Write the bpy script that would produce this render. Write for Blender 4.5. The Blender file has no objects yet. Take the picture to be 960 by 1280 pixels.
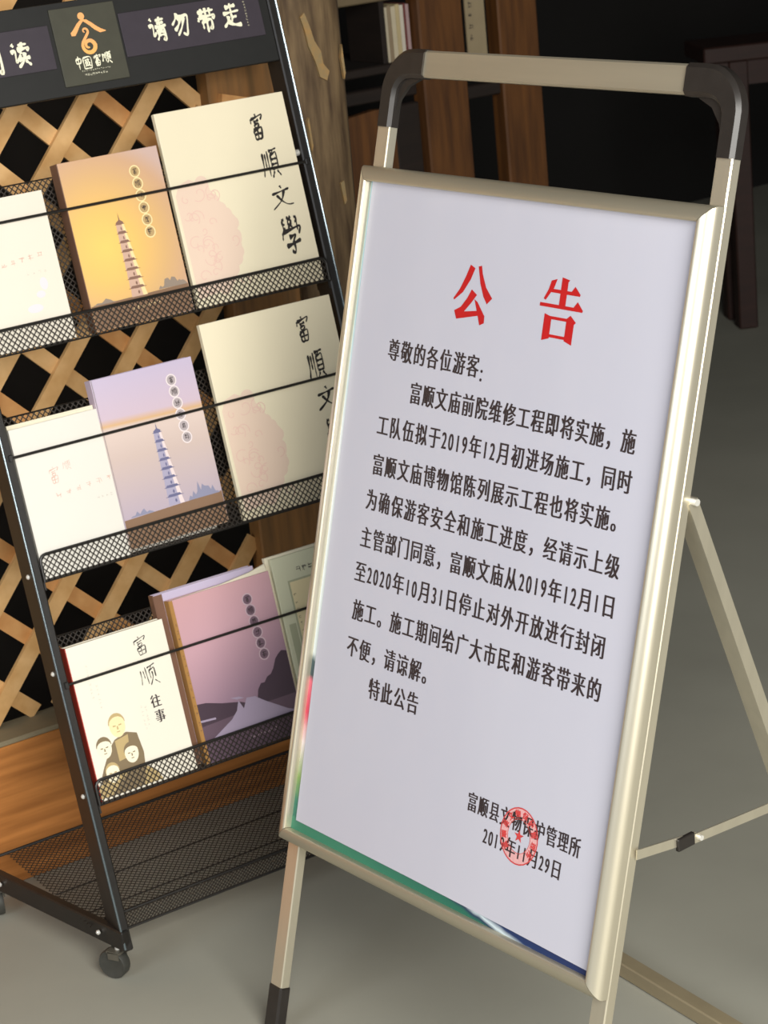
import bpy, math, random
from mathutils import Matrix, Vector
random.seed(7)
sc = bpy.context.scene
COL = sc.collection

# ------------------------------------------------------------------ camera
cam = bpy.data.cameras.new('camera'); cam_o = bpy.data.objects.new('camera', cam); COL.objects.link(cam_o)
CAM = Vector((2.26398, -1.43180, 1.60424))
def rodrigues(r):
    v = Vector(r); return Matrix.Rotation(v.length, 3, v.normalized())
Rw = rodrigues((1.7904, 0.7808, -0.6862))            # world -> camera (x right, y down, z forward)
cx, cy, cz = Rw[0], Rw[1], Rw[2]
cam_o.matrix_world = Matrix(((cx[0], -cy[0], -cz[0], CAM[0]), (cx[1], -cy[1], -cz[1], CAM[1]), (cx[2], -cy[2], -cz[2], CAM[2]), (0, 0, 0, 1)))
cam.sensor_fit = 'VERTICAL'; cam.sensor_height = 36; cam.sensor_width = 27; cam.lens = 2737.2 / 1280 * 36
cam.clip_start = .05
cam.dof.use_dof = True; cam.dof.focus_distance = 2.65; cam.dof.aperture_fstop = 15
sc.camera = cam_o

# ------------------------------------------------------------------ world, daylight, exposure
def lin(c):
    c = c / 255; return c / 12.92 if c <= .04045 else ((c + .055) / 1.055) ** 2.4
def rgb(*c): return (lin(c[0]), lin(c[1]), lin(c[2]), 1)
w = bpy.data.worlds.new('world'); sc.world = w; w.use_nodes = True
w.node_tree.nodes['Background'].inputs[0].default_value = rgb(226, 232, 240)
w.node_tree.nodes['Background'].inputs[1].default_value = .30
def area(name, loc, target, sx, sy, power, col):
    l = bpy.data.lights.new(name, 'AREA'); l.shape = 'RECTANGLE'; l.size = sx; l.size_y = sy; l.energy = power; l.color = col
    o = bpy.data.objects.new(name, l); COL.objects.link(o); o.location = loc
    o.rotation_euler = (Vector(target) - Vector(loc)).to_track_quat('-Z', 'Y').to_euler(); return o
# daylight through the open doorway behind and to the right of the viewer
area('doorway_daylight', (3.15, -1.12, 2.0), (.25, -.15, .25), 1.75, 2.0, 176, (1, .975, .92))
area('front_fill', (.9, -3.6, 2.1), (.2, .3, .5), 1.8, 1.4, 44, (.88, .93, 1))  # weaker cool area light added in front, brightens the notice
sc.view_settings.view_transform = 'Standard'; sc.view_settings.look = 'None'
sc.view_settings.exposure = 0.0; sc.view_settings.gamma = 1; sc.view_settings.use_curve_mapping = False

# ------------------------------------------------------------------ materials
def mat(name, col, rough=.6, metal=0, var=0, scale=40, stretch=(1, 1, 1), col2=None, bump=0, coat=0, spec=.5, detail=4):
    m = bpy.data.materials.new(name); m.use_nodes = True; nt = m.node_tree; b = nt.nodes['Principled BSDF']
    b.inputs['Roughness'].default_value = rough; b.inputs['Metallic'].default_value = metal
    b.inputs['Coat Weight'].default_value = coat; b.inputs['Specular IOR Level'].default_value = spec
    tc = nt.nodes.new('ShaderNodeTexCoord'); mp = nt.nodes.new('ShaderNodeMapping'); mp.inputs['Scale'].default_value = stretch
    nt.links.new(tc.outputs['Object'], mp.inputs[0])
    n = nt.nodes.new('ShaderNodeTexNoise'); n.inputs['Scale'].default_value = scale; n.inputs['Detail'].default_value = detail
    nt.links.new(mp.outputs[0], n.inputs['Vector'])
    r = nt.nodes.new('ShaderNodeValToRGB')
    c2 = col2 or tuple(min(1, c * (1 + var)) for c in col[:3]) + (1,)
    c1 = col if col2 else tuple(c * (1 - var) for c in col[:3]) + (1,)
    r.color_ramp.elements[0].position = .32; r.color_ramp.elements[0].color = c1
    r.color_ramp.elements[1].position = .68; r.color_ramp.elements[1].color = c2
    nt.links.new(n.outputs['Fac'], r.inputs[0]); nt.links.new(r.outputs[0], b.inputs['Base Color'])
    if bump:
        bp = nt.nodes.new('ShaderNodeBump'); bp.inputs['Strength'].default_value = bump; bp.inputs['Distance'].default_value = .002
        nt.links.new(n.outputs['Fac'], bp.inputs['Height']); nt.links.new(bp.outputs[0], b.inputs['Normal'])
    m['ramp'] = r.name
    return m
def add_ramp(m, stops, expr, noise=0, nscale=20):
    """base colour from a ramp driven by a combination of object coordinates (printed artwork)"""
    nt = m.node_tree; b = nt.nodes['Principled BSDF']
    tc = nt.nodes.new('ShaderNodeTexCoord')
    if expr[0] == 'lin':
        dp = nt.nodes.new('ShaderNodeVectorMath'); dp.operation = 'DOT_PRODUCT'; dp.inputs[1].default_value = expr[1]
        nt.links.new(tc.outputs['Object'], dp.inputs[0]); out = dp.outputs['Value']; off = expr[2]
    else:
        d = nt.nodes.new('ShaderNodeVectorMath'); d.operation = 'DISTANCE'; d.inputs[1].default_value = expr[1]
        nt.links.new(tc.outputs['Object'], d.inputs[0]); out = d.outputs['Value']; off = 0
    ma = nt.nodes.new('ShaderNodeMath'); ma.operation = 'ADD'; ma.inputs[1].default_value = off; nt.links.new(out, ma.inputs[0]); out = ma.outputs[0]
    if noise:
        n = nt.nodes.new('ShaderNodeTexNoise'); n.inputs['Scale'].default_value = nscale; nt.links.new(tc.outputs['Object'], n.inputs['Vector'])
        mm = nt.nodes.new('ShaderNodeMath'); mm.operation = 'MULTIPLY_ADD'; mm.inputs[1].default_value = noise; nt.links.new(n.outputs['Fac'], mm.inputs[0]); nt.links.new(out, mm.inputs[2]); out = mm.outputs[0]
    r = nt.nodes.new('ShaderNodeValToRGB'); els = r.color_ramp.elements
    while len(els) < len(stops): els.new(.5)
    for e, (p, c) in zip(els, stops): e.position = p; e.color = c
    nt.links.new(out, r.inputs[0]); nt.links.new(r.outputs[0], b.inputs['Base Color']); return m

M_ = {}
M_['floor'] = mat('concrete', rgb(150, 149, 137), .75, 0, 0, 1.6, col2=rgb(168, 167, 154), bump=.05, detail=8)
M_['dark_backing'] = mat('dark_backing', rgb(34, 28, 22), .9, 0, .25, 3)
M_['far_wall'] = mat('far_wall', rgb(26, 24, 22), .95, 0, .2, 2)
M_['pine'] = mat('pine', rgb(206, 158, 98), .6, 0, 0, 30, (1, 1, 1), col2=rgb(226, 182, 124))
M_['pine2'] = mat('pine_orange', rgb(196, 136, 76), .6, 0, 0, 24, (1, 1, 1), col2=rgb(216, 162, 102))
M_['pine3'] = mat('pine_grey', rgb(170, 138, 88), .65, 0, 0, 26, (1, 1, 1), col2=rgb(200, 166, 112))
M_['board'] = mat('orange_board', rgb(150, 92, 40), .5, 0, 0, 7, (.5, 1, 9), col2=rgb(196, 128, 64), bump=.1)
M_['stile'] = mat('stile_wood', rgb(120, 88, 50), .6, 0, 0, 9, (8, 1, .6), col2=rgb(160, 112, 60), bump=.1)
M_['ledge'] = mat('ledge', rgb(136, 124, 98), .7, 0, .12, 12)
M_['old_post'] = mat('weathered_post', rgb(64, 46, 29), .8, 0, 0, 20, (3, 3, .4), col2=rgb(124, 102, 72), bump=.35, detail=8)
M_['flake'] = mat('old_paint', rgb(140, 124, 90), .8, 0, 0, 90, col2=rgb(166, 130, 80))
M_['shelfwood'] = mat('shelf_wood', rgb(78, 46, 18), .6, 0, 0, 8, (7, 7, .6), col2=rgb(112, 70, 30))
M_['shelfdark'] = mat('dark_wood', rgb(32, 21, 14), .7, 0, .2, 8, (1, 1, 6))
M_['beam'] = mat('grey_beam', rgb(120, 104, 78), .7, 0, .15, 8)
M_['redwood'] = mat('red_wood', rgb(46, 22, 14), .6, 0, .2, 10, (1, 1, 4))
M_['paper_strip'] = mat('hanging_strip', rgb(158, 142, 112), .8, 0, .06, 20)
M_['alu'] = mat('champagne_aluminium', rgb(222, 214, 192), .33, .74, .04, 60, (1, 1, .05), spec=.5)
M_['alu2'] = mat('brushed_aluminium', rgb(196, 188, 166), .42, .7, .05, 50, (.05, 1, 1))
M_['blackplastic'] = mat('black_plastic', rgb(42, 38, 35), .38, 0, .1, 60)
M_['iron'] = mat('black_iron', rgb(33, 30, 27), .42, .1, .12, 70)
M_['mesh'] = mat('black_wire_mesh', rgb(44, 38, 32), .5, .1, .1, 70)
M_['bead'] = mat('highlight_metal', rgb(120, 132, 138), .22, .8, .05, 60)  # lighter metal than the posts, carries their edge highlight
M_['bolt'] = mat('bright_bolt', rgb(232, 230, 222), .3, .4, .03, 60)
M_['caster'] = mat('grey_rubber', rgb(58, 58, 53), .6, 0, .12, 80)
M_['castermetal'] = mat('caster_metal', rgb(96, 92, 82), .4, .3, .1, 60)
M_['header'] = mat('header_board', rgb(22, 22, 20), .55, 0, .1, 60)
M_['panel'] = mat('plum_panel', rgb(56, 49, 57), .5, 0, .05, 60)
M_['badge'] = mat('olive_badge', rgb(66, 65, 53), .5, 0, .05, 60)
M_['cream_ink'] = mat('cream_ink', rgb(240, 236, 208), .6, 0, .02, 60)
M_['dim_ink'] = mat('dim_cream_ink', rgb(170, 164, 140), .6, 0, .02, 60)
M_['gold_ink'] = add_ramp(mat('gold_ink', rgb(240, 190, 80), .5), [(0, rgb(246, 176, 110)), (.5, rgb(250, 190, 90)), (1, rgb(250, 216, 96))], ('lin', (0, 0, -14), 18.1))
M_['red_ink'] = mat('red_ink', rgb(190, 20, 24), .5, 0, .05, 60)
M_['black_ink'] = mat('black_ink', rgb(52, 42, 44), .5, 0, .1, 60)
M_['seal_ink'] = mat('seal_ink', rgb(206, 66, 66), .6, 0, .15, 300)
M_['seal_light'] = mat('seal_light_ink', rgb(226, 172, 172), .6, 0, .06, 200)
M_['notice'] = mat('notice_paper', rgb(195, 195, 208), .34, 0, 0, 3.2, (1.4, 1, .5), col2=rgb(200, 200, 212), bump=.25, coat=.12)
M_['backing'] = mat('backing_sheet', rgb(150, 148, 140), .7, 0, .05, 20)
M_['brush'] = mat('brush_ink', rgb(34, 28, 26), .6, 0, .1, 60)
M_['page'] = mat('page_block', rgb(232, 224, 200), .8, 0, .06, 500, (.02, .02, 1))
def cover(n, c, r=.4, v=.015): M_[n] = mat(n, c, r, 0, v, 8)
cover('cream_cover', rgb(234, 223, 194)); cover('white_cover', rgb(232, 224, 208)); cover('white2_cover', rgb(228, 224, 214)); cover('ivory_cover', rgb(238, 231, 214))
cover('green_cover', rgb(196, 196, 170)); cover('yellow_print', rgb(214, 200, 160)); cover('olive_print', rgb(160, 162, 136))
cover('pink_print', rgb(231, 206, 186)); cover('pink_print2', rgb(228, 192, 178)); cover('brown_spine', rgb(116, 84, 66)); cover('gold_spine', rgb(168, 124, 66))
cover('red_spine', rgb(176, 62, 50)); cover('sepia', rgb(192, 168, 118)); cover('sepia_dark', rgb(132, 114, 86)); cover('skin_print', rgb(246, 226, 176)); cover('skin_pale', rgb(250, 240, 210))
cover('faint_red', rgb(214, 172, 156)); cover('faint_grey', rgb(196, 188, 176)); cover('violet_faint', rgb(236, 222, 226))
cover('ring_cream', rgb(252, 226, 170)); cover('ring_white', rgb(236, 224, 224)); cover('ring_violet', rgb(196, 172, 182)); cover('disc_tan', rgb(190, 160, 112)); cover('disc_grey', rgb(180, 168, 170)); cover('disc_plum', rgb(116, 92, 106))
cover('eave_brown', rgb(138, 104, 88)); cover('tower_pink', rgb(208, 172, 152)); cover('tower_lit', rgb(250, 220, 164)); cover('eave_blue', rgb(108, 108, 142)); cover('tower_blue', rgb(170, 164, 188)); cover('tower_white', rgb(232, 214, 214))
cover('dusk_violet', rgb(98, 78, 92)); cover('dusk_dark', rgb(70, 54, 66)); cover('street_light', rgb(160, 146, 168)); cover('brown_band', rgb(138, 108, 84)); cover('hill_grey', rgb(150, 134, 120)); cover('hill_blue', rgb(142, 142, 166))
M_['orange_cover'] = add_ramp(mat('orange_cover', rgb(220, 180, 120), .35), [(0, rgb(250, 206, 112)), (.05, rgb(240, 194, 112)), (.095, rgb(220, 178, 122)), (.13, rgb(208, 168, 134)), (.155, rgb(204, 176, 166))], ('dist', (.045, 0, .115)))
M_['lilac_cover'] = add_ramp(mat('lilac_cover', rgb(200, 180, 190), .35), [(0, rgb(192, 164, 140)), (.12, rgb(182, 168, 184)), (.5, rgb(206, 186, 178)), (.68, rgb(220, 200, 190)), (.70, rgb(216, 176, 130)), (.74, rgb(206, 186, 200)), (1, rgb(196, 184, 208))], ('lin', (.1, 0, 4), -.02))
M_['purple_cover'] = add_ramp(mat('purple_cover', rgb(180, 150, 170), .35), [(0, rgb(110, 92, 110)), (.3, rgb(150, 122, 140)), (.65, rgb(196, 156, 166)), (1, rgb(204, 158, 160))], ('lin', (-1.1, 0, 3.4), .1))
M_['old_left'] = add_ramp(mat('old_poster_side', rgb(160, 190, 200), .4), [(0, rgb(44, 110, 96)), (.05, rgb(50, 120, 100)), (.09, rgb(130, 160, 90)), (.14, rgb(226, 214, 214)), (.19, rgb(214, 60, 90)), (.235, rgb(226, 110, 130)), (.245, rgb(60, 78, 84)), (.27, rgb(60, 84, 90)), (.28, rgb(214, 224, 226)), (.6, rgb(220, 226, 232)), (.8, rgb(170, 200, 212)), (.98, rgb(160, 196, 210))], ('lin', (0, 0, 1.13), -.30), .02, 40)
M_['old_bottom'] = add_ramp(mat('old_poster_foot', rgb(60, 110, 120), .4), [(0, rgb(60, 130, 104)), (.36, rgb(44, 110, 92)), (.40, rgb(40, 60, 90)), (.44, rgb(214, 230, 236)), (.5, rgb(36, 56, 100)), (.72, rgb(40, 52, 96)), (.76, rgb(150, 200, 214)), (.84, rgb(60, 110, 150)), (.88, rgb(34, 44, 92)), (1, rgb(40, 70, 120))], ('lin', (1.55, 0, 9), -2.66), .12, 22)

# ------------------------------------------------------------------ geometry helpers
class G:
    def __init__(s, xf=None): s.v = []; s.f = []; s.xf = xf or Matrix()
    def add(s, vs, fs, xf=None):
        n = len(s.v); X = s.xf @ xf if xf is not None else s.xf
        s.v += [tuple(X @ Vector(p)) for p in vs]; s.f += [tuple(i + n for i in f) for f in fs]; return s
    def box(s, a, b, xf=None, bev=0):
        (x0, y0, z0), (x1, y1, z1) = a, b
        if bev:
            c = bev; P = []; F = []
            # chamfered box from three nested rectangles per axis
            for sx in (0, 1):
                for sy in (0, 1):
                    for sz in (0, 1):
                        X = (x0, x1)[sx]; Y = (y0, y1)[sy]; Zc = (z0, z1)[sz]; dx = c if sx == 0 else -c; dy = c if sy == 0 else -c; dz = c if sz == 0 else -c
                        P += [(X, Y + dy, Zc + dz), (X + dx, Y, Zc + dz), (X + dx, Y + dy, Zc)]
            I = lambda sx, sy, sz, k: (sx * 4 + sy * 2 + sz) * 3 + k
            for k in (0, 1):
                F.append([I(k, 0, 0, 0), I(k, 0, 1, 0), I(k, 1, 1, 0), I(k, 1, 0, 0)]); F.append([I(0, k, 0, 1), I(1, k, 0, 1), I(1, k, 1, 1), I(0, k, 1, 1)]); F.append([I(0, 0, k, 2), I(0, 1, k, 2), I(1, 1, k, 2), I(1, 0, k, 2)])
                for j in (0, 1):
                    F.append([I(k, j, 0, 0), I(k, j, 1, 0), I(k, j, 1, 1), I(k, j, 0, 1)]); F.append([I(k, 0, j, 0), I(k, 1, j, 0), I(k, 1, j, 2), I(k, 0, j, 2)]); F.append([I(0, k, j, 1), I(1, k, j, 1), I(1, k, j, 2), I(0, k, j, 2)])
            for sx in (0, 1):
                for sy in (0, 1):
                    for sz in (0, 1): F.append([I(sx, sy, sz, 0), I(sx, sy, sz, 1), I(sx, sy, sz, 2)])
            return s.add(P, F, xf)
        P = [(x, y, z) for x in (x0, x1) for y in (y0, y1) for z in (z0, z1)]
        return s.add(P, [(0, 1, 3, 2), (4, 6, 7, 5), (0, 4, 5, 1), (2, 3, 7, 6), (0, 2, 6, 4), (1, 5, 7, 3)], xf)
    def poly(s, pts, y0, y1, xf=None):
        """prism: outline in x,z, extruded in y (y0 is the front)"""
        n = len(pts); P = [(x, y0, z) for x, z in pts] + [(x, y1, z) for x, z in pts]
        F = [tuple(range(n)), tuple(range(2 * n - 1, n - 1, -1))] + [(i, i + n, (i + 1) % n + n, (i + 1) % n) for i in range(n)]
        return s.add(P, F, xf)
    def sheet(s, pts, y, xf=None): return s.add([(x, y, z) for x, z in pts], [tuple(range(len(pts)))], xf)
    def disc(s, x, z, rx, rz, y, n=20): return s.sheet([(x + rx * math.cos(i * 2 * math.pi / n), z + rz * math.sin(i * 2 * math.pi / n)) for i in range(n)], y)
    def ring(s, x, z, rx, rz, t, y, n=28):
        P = []
        for i in range(n):
            a = i * 2 * math.pi / n
            P += [(x + rx * math.cos(a), y, z + rz * math.sin(a)), (x + (rx - t) * math.cos(a), y, z + (rz - t) * math.sin(a))]
        return s.add(P, [(2 * i, 2 * i + 1, (2 * i + 3) % (2 * n), (2 * i + 2) % (2 * n)) for i in range(n)])
    def tube(s, pts, r, n=8, sec=None, caps=True, up=None):
        """sweep a round (or given) section along points"""
        pts = [Vector(p) for p in pts]; m = len(pts); rs = r if isinstance(r, (list, tuple)) else [r] * m
        t0 = (pts[1] - pts[0]).normalized(); u = Vector(up) if up else (Vector((0, 0, 1)) if abs(t0.z) < .9 else Vector((1, 0, 0)))
        P = []; k = len(sec) if sec else n
        for i, p in enumerate(pts):
            t = ((pts[min(i + 1, m - 1)] - p).normalized() + (p - pts[max(i - 1, 0)]).normalized()).normalized()
            a = t.cross(u).normalized(); b = a.cross(t).normalized()
            if not up: u = b
            for j in range(k):
                if sec: q = p + a * sec[j][0] + b * sec[j][1]
                else: th = 2 * math.pi * j / n; q = p + (a * math.cos(th) + b * math.sin(th)) * rs[i]
                P.append(tuple(q))
        F = [(i * k + j, i * k + (j + 1) % k, (i + 1) * k + (j + 1) % k, (i + 1) * k + j) for i in range(m - 1) for j in range(k)]
        if caps: F += [tuple(range(k))[::-1], tuple((m - 1) * k + j for j in range(k))]
        return s.add(P, F)
    def cyl(s, a, b, r, n=16): return s.tube([a, b], r, n)
    def lathe(s, prof, c, axis, n=24):
        """profile (r, h) about an axis"""
        ax = Vector(axis).normalized(); u = ax.orthogonal().normalized(); v = ax.cross(u); P = []; k = len(prof)
        for i in range(n):
            a = 2 * math.pi * i / n; d = u * math.cos(a) + v * math.sin(a)
            P += [tuple(Vector(c) + d * r + ax * h) for r, h in prof]
        F = [(i * k + j, ((i + 1) % n) * k + j, ((i + 1) % n) * k + j + 1, i * k + j + 1) for i in range(n) for j in range(k - 1)]
        F += [tuple(i * k for i in range(n)), tuple(i * k + k - 1 for i in range(n))[::-1]]
        return s.add(P, F)
    def build(s, name, m, parent=None, smooth=False, kind=None, label=None):
        me = bpy.data.meshes.new(name); me.from_pydata(s.v, [], s.f); me.validate()
        import bmesh
        bm = bmesh.new(); bm.from_mesh(me); bmesh.ops.recalc_face_normals(bm, faces=bm.faces); bm.to_mesh(me); bm.free()
        me.materials.append(M_[m])
        if smooth:
            me.polygons.foreach_set('use_smooth', [True] * len(me.polygons)); me.set_sharp_from_angle(angle=math.radians(38))
        o = bpy.data.objects.new(name, me); COL.objects.link(o); o.parent = parent
        if kind: o['kind'] = kind
        if label: o['label'] = label
        return o
def thing(name, label, cat, loc=(0, 0, 0), rot=(0, 0, 0), group=None):
    o = bpy.data.objects.new(name, None); COL.objects.link(o); o.location = loc; o.rotation_euler = rot; o.empty_display_size = .05
    o['label'] = label; o['category'] = cat
    if group: o['group'] = group
    return o
def tag(o, label, cat, group=None):
    o['label'] = label; o['category'] = cat
    if group: o['group'] = group
    return o
def wire_mesh(g, x0, x1, z0, z1, y=0, px=.0088, pz=.0088, w=.0014, t=.0009, xf=None):
    """expanded-metal diamonds: two crossing families of flat strands, clipped to the rectangle"""
    W, H = x1 - x0, z1 - z0; sl = pz / px
    for sgn in (1, -1):
        n0 = -int(H / sl / px) - 1 if sgn == 1 else 0
        k = n0
        while True:
            xs = k * px; k += 1
            if sgn == 1 and xs > W: break
            if sgn == -1 and xs > W + H / sl: break
            # line x = xs + sgn*z/sl
            za, zb = 0, H; xa, xb = xs, xs + sgn * H / sl
            def clip(x): return max(0, min(W, x))
            ca, cb = clip(xa), clip(xb)
            if abs(ca - cb) < 1e-4: continue
            za = (ca - xs) * sgn * sl; zb = (cb - xs) * sgn * sl
            if za > zb: (ca, za), (cb, zb) = (cb, zb), (ca, za)
            d = Vector((cb - ca, 0, zb - za)).normalized(); nrm = Vector((-d.z, 0, d.x)) * (w / 2)
            yo = y + (t * .3 if sgn == 1 else -t * .3)
            A = Vector((x0 + ca, yo, z0 + za)); B_ = Vector((x0 + cb, yo, z0 + zb)); T = Vector((0, t / 2, 0))
            P = [A + nrm - T, A - nrm - T, A - nrm + T, A + nrm + T, B_ + nrm - T, B_ - nrm - T, B_ - nrm + T, B_ + nrm + T]
            g.add([tuple(p) for p in P], [(0, 1, 5, 4), (1, 2, 6, 5), (2, 3, 7, 6), (3, 0, 4, 7)], xf)
    return g

# ---- lettering: glyph outlines of the built-in font as flat meshes
_gl = {}
def glyph(ch):
    if ch not in _gl:
        cu = bpy.data.curves.new('g', 'FONT'); cu.body = ch; o = bpy.data.objects.new('g', cu); COL.objects.link(o)
        dg = bpy.context.evaluated_depsgraph_get(); dg.update(); me = o.evaluated_get(dg).to_mesh()
        _gl[ch] = ([(v.co.x, v.co.y) for v in me.vertices], [tuple(p.vertices) for p in me.polygons])
        o.evaluated_get(dg).to_mesh_clear(); bpy.data.objects.remove(o); bpy.data.curves.remove(cu)
    return _gl[ch]
def put_glyph(g, ch, x, z, ew, eh, y, bold=0, rot=0, boldz=0, shear=0):
    """glyph centred at x,z with em width ew and em height eh"""
    vs, fs = glyph(ch)
    if not vs: return
    half = .14 if ch == ':' else .28 if ch in '0123456789' else .5
    if ch in '0123456789': ew = ew * .80
    sh = [(-bold, -boldz), (bold, boldz), (0, 0)] if bold or boldz else [(0, 0)]
    if boldz: sh += [(-bold, boldz), (bold, -boldz)]
    c, s_ = math.cos(rot), math.sin(rot)
    for i, (dx, dz) in enumerate(sh):
        P = []
        for vx, vy in vs:
            a = (vx - half + dx + shear * (vy - .38)) * ew; b = (vy - .38 + dz) * eh
            P.append((x + a * c - b * s_, y - i * 4e-6, z + a * s_ + b * c))
        g.add(P, fs)
def put_line(g, text, a, b, ew, eh, y, bold=0):
    wt = [.5 if ch in '0123456789:' else 1 for ch in text]
    pos = []; t = 0
    for q in wt: pos.append(t + q / 2); t += q
    L = pos[-1] - pos[0]; rot = math.atan2(b[1] - a[1], b[0] - a[0])
    for ch, p in zip(text, pos):
        k = (p - pos[0]) / L; put_glyph(g, ch, a[0] + (b[0] - a[0]) * k, a[1] + (b[1] - a[1]) * k, ew, eh, y, bold, rot)
# ---- brush calligraphy: strokes as tapered ribbons in a 100 x 100 box
BR = {
 '富': '50,99 53,90|22,84 20,66|24,82 50,86 88,92 76,74|36,71 50,73 66,76|38,62 40,50|38,62 62,64 58,51|40,50 58,51|28,42 33,8|28,42 50,45 74,47 68,8|32,27 70,29|50,43 49,9|33,9 68,10',
 '順': '12,88 10,40 2,8|26,84 25,35|40,92 39,6|50,90 74,93 96,95|74,92 66,80|56,78 56,26|56,78 74,80 90,80 90,26|57,61 88,62|57,44 88,45|57,28 90,29|64,22 50,0|80,22 98,2',
 '文': '48,100 55,86|8,68 50,74 88,80|64,76 48,36 4,2|28,62 52,30 76,12 100,10',
 '學': '12,92 15,58|12,92 24,94|13,80 24,81|14,69 24,70|86,96 84,58|76,94 88,95|76,82 86,82|38,98 62,84|60,99 38,84|38,82 62,68|60,83 38,68|6,60 0,40|6,60 50,64 98,68 86,48|34,44 50,46 68,48 50,32|50,34 54,14 48,2 34,8|12,22 50,26 90,32',
 '顺': '14,84 10,50 2,22|28,80 28,44|42,92 40,16|52,86 74,90 98,94|76,90 68,76|58,72 58,34|58,72 74,75 88,76 86,36|73,64 70,38 48,8|76,24 98,2',
 '请': '16,96 26,84|6,62 28,66 26,22 42,38|46,86 92,90|50,73 88,76|68,100 67,60|38,58 68,61 100,62|52,48 52,20 42,4|52,48 70,50 86,50 86,6 76,12|53,36 85,37|53,24 85,25',
 '勿': '36,98 24,74 2,50|30,78 60,80 90,84 84,40 74,4 54,14|50,76 38,50 12,26|70,80 54,40 24,4',
 '带': '6,82 50,85 96,88|26,98 27,70|50,100 50,70|74,99 73,70|10,62 4,44|10,62 50,64 94,66 84,50|27,46 28,12|27,46 50,48 76,48 75,14 64,20|50,62 50,-4',
 '走': '22,84 52,86 82,90|52,100 52,58|6,58 50,62 96,66|52,58 51,22|52,40 80,43|34,48 26,24 2,2|26,28 50,12 76,6 100,6',
 '读': '16,96 26,84|6,62 28,66 26,22 42,38|48,88 92,91|68,100 67,72|40,70 70,73 98,75 88,62|54,62 60,54|46,50 56,42|38,32 70,34 100,36|74,58 66,28 34,0|72,26 98,4',
 '阅': '14,98 22,88|12,80 12,2|34,90 62,92 90,92 90,2 76,10|36,78 42,68|66,80 58,68|36,64 37,48|36,64 66,66 64,48|37,48 64,49|44,46 40,30 28,18|56,46 56,24 78,26',
 '中': '20,74 24,40|20,74 80,78 76,42|24,41 76,43|50,100 50,-6',
 '國': '10,92 12,4|10,92 90,94 88,4|12,6 88,7|26,74 76,76|30,58 31,40|30,58 50,59 49,40|31,40 49,41|24,28 54,31|58,86 66,50 80,20|78,56 54,24'}
def ribbon(g, pts, w0, w1, y, f):
    P = []
    n = len(pts)
    if n > 2:                                   # Catmull-Rom smoothing
        q = []
        for i in range(n - 1):
            p0, p1, p2, p3 = pts[max(i - 1, 0)], pts[i], pts[i + 1], pts[min(i + 2, n - 1)]
            for k in range(5):
                t = k / 5; q.append(tuple(.5 * (2 * p1[j] + (p2[j] - p0[j]) * t + (2 * p0[j] - 5 * p1[j] + 4 * p2[j] - p3[j]) * t * t + (3 * p1[j] - p0[j] - 3 * p2[j] + p3[j]) * t ** 3) for j in (0, 1)))
        pts = q + [pts[-1]]
    else: pts = [tuple(pts[0][j] * (1 - t) + pts[1][j] * t for j in (0, 1)) for t in (0, .2, .5, .8, 1)]
    n = len(pts)
    for i, p in enumerate(pts):
        a = pts[max(i - 1, 0)]; b = pts[min(i + 1, n - 1)]; d = Vector((b[0] - a[0], b[1] - a[1]))
        d = d.normalized() if d.length > 1e-9 else Vector((1, 0)); t = i / (n - 1)
        w = (w0 * (1 - t) + w1 * t) * (.55 + .75 * abs(math.cos(math.pi * t)) ** 1.5 if 0 < i < n - 1 else .55) / 2
        for s_ in (1, -1): P.append((*f(p[0] - d.y * w * s_, p[1] + d.x * w * s_), y))
    g.add([(x, yy, z) for x, z, yy in P], [(2 * i, 2 * i + 1, 2 * i + 3, 2 * i + 2) for i in range(n - 1)])
def brush(g, ch, x, z, wd, ht, y, w=9, skew=0, rot=0):
    c, s_ = math.cos(rot), math.sin(rot)
    def f(a, b):
        p = (a - 50 + skew * (b - 50)) / 100 * wd; q = (b - 50) / 100 * ht; return (x + p * c - q * s_, z + p * s_ + q * c)
    for k, st in enumerate(BR[ch].split('|')):
        ribbon(g, [tuple(map(float, p.split(','))) for p in st.split()], w * random.uniform(.9, 1.2), w * random.uniform(.4, .9), y - k * 3e-6, f)
def scribble(g, x, z, wd, ht, y, w=10, n=5):
    """an unreadably small character"""
    f = lambda a, b: (x + (a - 50) / 100 * wd, z + (b - 50) / 100 * ht)
    for k in range(n):
        if k % 2: a = random.uniform(10, 90); pts = [(a, random.uniform(70, 100)), (a + random.uniform(-20, 20), random.uniform(0, 40))]
        else: b = random.uniform(10, 95); pts = [(random.uniform(0, 25), b), (random.uniform(75, 100), b + random.uniform(-6, 10))]
        ribbon(g, pts, w, w * .6, y - k * 3e-6, f)

# ------------------------------------------------------------------ setting
P0 = Vector((-.21245, -.08855, 0)); PHI = 1.4817974; LEAN = .2318882; VB0 = .056
RK = Matrix.Translation(P0) @ Matrix.Rotation(PHI, 4, 'Z')     # rack frame: x along its width, y to its back
def struct(name, g, m, **k):
    o = g.build(name, m, **k); o['kind'] = 'structure'; return o
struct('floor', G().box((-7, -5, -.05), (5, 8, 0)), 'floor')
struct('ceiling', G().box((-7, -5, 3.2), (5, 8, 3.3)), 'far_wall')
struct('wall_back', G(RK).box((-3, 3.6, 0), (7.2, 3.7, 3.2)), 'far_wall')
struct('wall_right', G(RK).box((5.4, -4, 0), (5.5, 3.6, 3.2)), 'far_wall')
struct('lattice_backdrop', G(RK).box((-2.6, .82, 0), (.95, .88, 3.2)), 'dark_backing')  # dark partition added to keep the gaps behind the lattice black

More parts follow.
